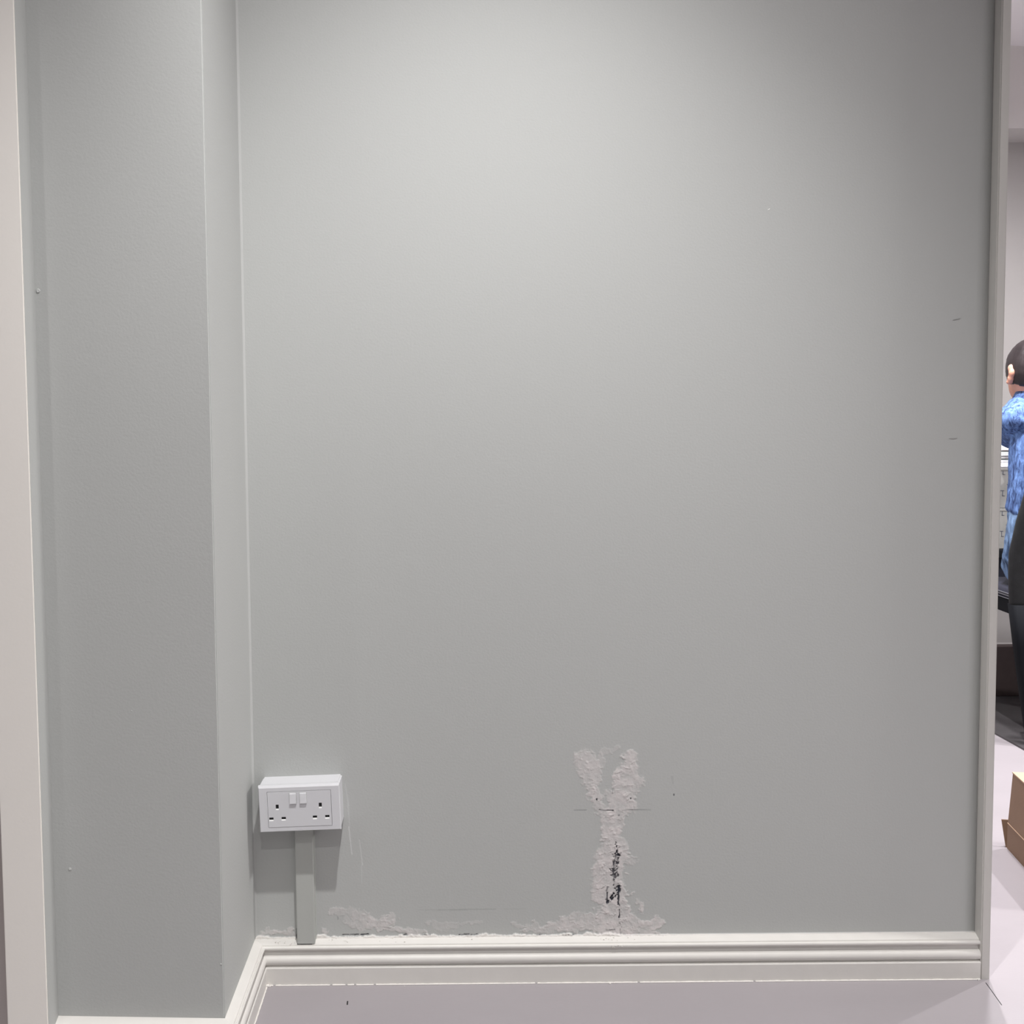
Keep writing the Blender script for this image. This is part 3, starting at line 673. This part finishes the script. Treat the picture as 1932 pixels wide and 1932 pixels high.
# torso line: pelvis -> chest -> neck, leaning slightly left and forward
HX, HY, HZ = 1.970, 1.645, 1.215            # head centre
SHL, SHR = (1.900, 1.615, 1.050), (2.190, 1.66, 1.075)
ELL, ELR = (2.025, 1.865, 1.000), (2.27, 1.86, 0.94)
WRL, WRR = (2.285, 2.060, 0.985), (2.30, 2.08, 0.985)
torso = [(2.03,1.60,.555,.140,.100), (2.03,1.59,.66,.132,.092), (2.035,1.59,.76,.130,.090), (2.04,1.60,.87,.138,.092), (2.04,1.61,.97,.140,.090), (2.035,1.625,1.05,.128,.070), (2.01,1.64,1.095,.080,.052), (1.985,1.645,1.13,.050,.050)]
def arm(SH, EL, WR, k=0.0):
    mid = [(a+b)/2 for a, b in zip(SH, EL)]
    return [SH + (0.045+k,), tuple(mid) + (0.042+k,), EL + (0.038+k,), tuple((a+b)/2 for a, b in zip(EL, WR)) + (0.038+k,), WR + (0.026+k,)]
def leg_pts(s, k=0.0, foot=True):
    hip = (2.03 + s*0.075, 1.60, 0.565); knee = (2.03 + s*0.095 + .25, 1.945, 0.545); ank = (2.03 + s*0.095 + .27, 1.890, 0.09)
    return [hip + (0.080+k,), ((hip[0]+knee[0])/2, 1.78, .565, 0.074+k), knee + (0.058+k,)], [knee + (0.057+k,), (knee[0], 1.945, .33, 0.052+k), ank + (0.038+k,)]
bm = bmesh.new(); tube(bm, torso, 24)
for SH, EL, WR in ((SHL, ELL, WRL), (SHR, ELR, WRR)): tube(bm, arm(SH, EL, WR)[:3]); tube(bm, arm(SH, EL, WR)[2:])
blob(bm, SHL, .045, .045, .042); blob(bm, SHR, .045, .045, .042)
for s in (-1, 1):
    a, b = leg_pts(s); tube(bm, a); tube(bm, b); blob(bm, b[0][:3], .058, .058, .058)
    tube(bm, [(b[-1][0], 1.885, .060, .034), (b[-1][0], 1.93, .045, .034), (b[-1][0], 1.975, .036, .028)])
tube(bm, [(1.985,1.635,1.09,.056), (1.978,1.642,1.16,.052), (HX, 1.648, 1.20, .050)])
blob(bm, (HX, HY, HZ), .073, .088, .100); blob(bm, (HX, HY+.03, HZ-.045), .056, .066, .072)
# face: nose, lips, chin, brow, ears
tube(bm, [(HX, HY+.083, HZ+.015, .008), (HX, HY+.100, HZ-.012, .011), (HX, HY+.096, HZ-.022, .013)])
blob(bm, (HX, HY+.088, HZ-.048), .022, .010, .008); blob(bm, (HX, HY+.082, HZ-.085), .022, .016, .016)
blob(bm, (HX-.03, HY+.078, HZ+.022), .020, .010, .007); blob(bm, (HX+.03, HY+.078, HZ+.022), .020, .010, .007)
for s in (-1, 1):
    for (dy, dz, rr) in ((-.012, .018, .012), (-.018, .002, .013), (-.010, -.016, .011), (-.002, -.028, .008)):
        blob(bm, (HX + s*.079, HY + dy, HZ + dz - .012), .011, rr, rr*1.15)
# hands: palm, four fingers of different length, thumb
def hand(bm, WR, side, direction):
    d = Vector(direction).normalized(); lat = Vector((0,0,1)).cross(d).normalized() * (1 if side > 0 else -1)  # towards the thumb
    w0 = Vector(WR)
    pc = w0 + d * 0.045 + Vector((0,0,-.008))
    for t in (-.028, -.010, .010, .028):
        a = w0 + d*0.008 + lat*t*0.6; b = w0 + d*0.085 + lat*t + Vector((0,0,-.010)); tube(bm, [tuple(a)+(.013,), tuple((a+b)/2)+(.0135,), tuple(b)+(.0105,)], 10)
    for t, L in ((-.029,.055), (-.010,.068), (.010,.073), (.029,.064)):
        a = w0 + d*0.085 + lat*t + Vector((0,0,-.010)); b = a + d*L*.5 + lat*t*.12 + Vector((0,0,-.002)); c = b + d*L*.32 + Vector((0,0,-.010)); e = c + d*L*.2 + Vector((0,0,-.010))
        tube(bm, [tuple(a)+(.0095,), tuple(b)+(.0085,), tuple(c)+(.0078,), tuple(e)+(.0068,)], 10)
    a = w0 + d*0.02 + lat*.022; b = w0 + d*.055 + lat*.050 + Vector((0,0,-.008)); c = w0 + d*.085 + lat*.058 + Vector((0,0,-.014))
    tube(bm, [tuple(a)+(.012,), tuple(b)+(.0105,), tuple(c)+(.0085,)], 10)
hand(bm, (WRL[0], WRL[1], WRL[2]-.004), -1, (-0.6, 0.8, -0.08)); hand(bm, (WRR[0], WRR[1], WRR[2]-.004), 1, (-0.35, 1, -0.08))
body = remeshed('body', bm, M['skin'], person, 0.0045, 2)
for s in (-1, 1):
    bm = bmesh.new(); blob(bm, (HX + s*.029, HY+.076, HZ+.006), .012, .010, .010); obj('eye', bm, M['eye'], body, True)
# hair: cap covering crown and back of the head, tapered above the nape
bm = bmesh.new()
r = bmesh.ops.create_icosphere(bm, subdivisions=5, radius=1.0)
for v in r['verts']:
    p = v.co.copy(); front = max(0, p.y)
    if p.y > 0.35: lowz = 0.25 + 0.55*(p.y-.35)
    else: lowz = -0.50 - 0.22*max(0, -p.y)
    z_ = max(p.z, lowz)
    shrink = 1.0 if p.z >= lowz else 0.80
    taper = 1.0 - 0.06 * max(0, -z_ - 0.1)
    v.co = Vector((p.x * .0815 * taper * shrink, p.y * .0965 * taper * shrink, z_ * .104))
    v.co *= 1 + 0.018 * (mnoise.noise(v.co * 90)) ; v.co += W2((HX, HY-.002, HZ+.004))
obj('hair', bm, M['hair'], person, True)
# shirt: torso with yoke, short turned sleeves, collar
bm = bmesh.new()
sh = [(2.03,1.60,.745,.153,.118), (2.03,1.592,.80,.154,.117), (2.038,1.595,.87,.156,.117), (2.04,1.605,.96,.158,.116), (2.035,1.622,1.045,.148,.098), (2.01,1.640,1.105,.102,.075), (1.99,1.645,1.128,.066,.064)]
tube(bm, sh, 28)
for SH, EL in ((SHL, ELL), (SHR, ELR)):
    e2 = tuple(a + (b-a)*0.98 for a, b in zip(SH, EL))
    tube(bm, [SH + (0.058,), tuple((a+b)/2 for a, b in zip(SH, e2)) + (0.055,), e2 + (0.054,)]); blob(bm, SH, .060, .062, .052)
    wr = WRL if EL is ELL else WRR; c1 = tuple(a + (b-a)*0.97 for a, b in zip(EL, wr)); c0 = tuple(a + (b-a)*0.78 for a, b in zip(EL, wr))
    tube(bm, [EL + (0.052,), tuple((a+b)/2 for a, b in zip(EL, wr)) + (0.047,), c1 + (0.042,)]); tube(bm, [c0 + (0.047,), c1 + (0.044,)])
for SH, s_ in ((SHL, -1), (SHR, 1)): tube(bm, [(1.99 + s_*0.03, 1.640, 1.102, .038), (1.99 + s_*0.06, 1.635, 1.090, .044), (SH[0] - s_*0.01, SH[1], SH[2] + .008, .056)])
shirt = remeshed('denim_shirt', bm, M['denim'], person, 0.006, 3, (0.05, 0.012))
bm = bmesh.new()
loft(bm, [ell(W2((1.985,1.643,1.118)), .064, .066, n=24), ell(W2((1.982,1.643,1.150)), .060, .061, n=24), ell(W2((1.983,1.642,1.120)), .072, .074, n=24)], False)
obj('shirt_collar', bm, M['denim'], shirt, True)
bm = bmesh.new()   # yoke seam across the back
prev = None; seam = []
for i in range(15):
    t = i / 14; xx = 1.885 + t*0.30; zz = 1.030 + 0.045*math.sin(min(1, t*1.6) * math.pi/2); yy = 1.622 - 0.103*math.sqrt(max(0.05, 1-((xx-2.035)/.155)**2)) - .006
    seam.append((xx, yy - .004, zz, .0028))
tube(bm, seam, 8); obj('yoke_seam', bm, M['seam'], shirt, True)
# jeans
bm = bmesh.new()
tube(bm, [(2.03,1.605,.575,.158,.120), (2.03,1.60,.64,.155,.116), (2.03,1.597,.72,.150,.110), (2.03,1.597,.745,.149,.110)], 24)
for s in (-1, 1):
    a, b = leg_pts(s, .010); tube(bm, a); tube(bm, b[:2] + [(b[2][0], b[2][1], b[2][2]+.03, b[2][3]+.008)]); blob(bm, b[0][:3], .068, .068, .066)
jeans = remeshed('jeans', bm, M['jeans'], person, 0.006, 2, (0.04, 0.012))
for s in (-1, 1):
    _, b = leg_pts(s); bm = bmesh.new(); x_ = b[-1][0]
    tube(bm, [(x_, 1.855, .052, .036), (x_, 1.90, .052, .040), (x_, 1.95, .045, .043), (x_, 1.985, .040, .030)], 16)
    for v in bm.verts: v.co.z = max(v.co.z, 0.0065)
    obj('shoe', bm, M['shoe'], person, True)
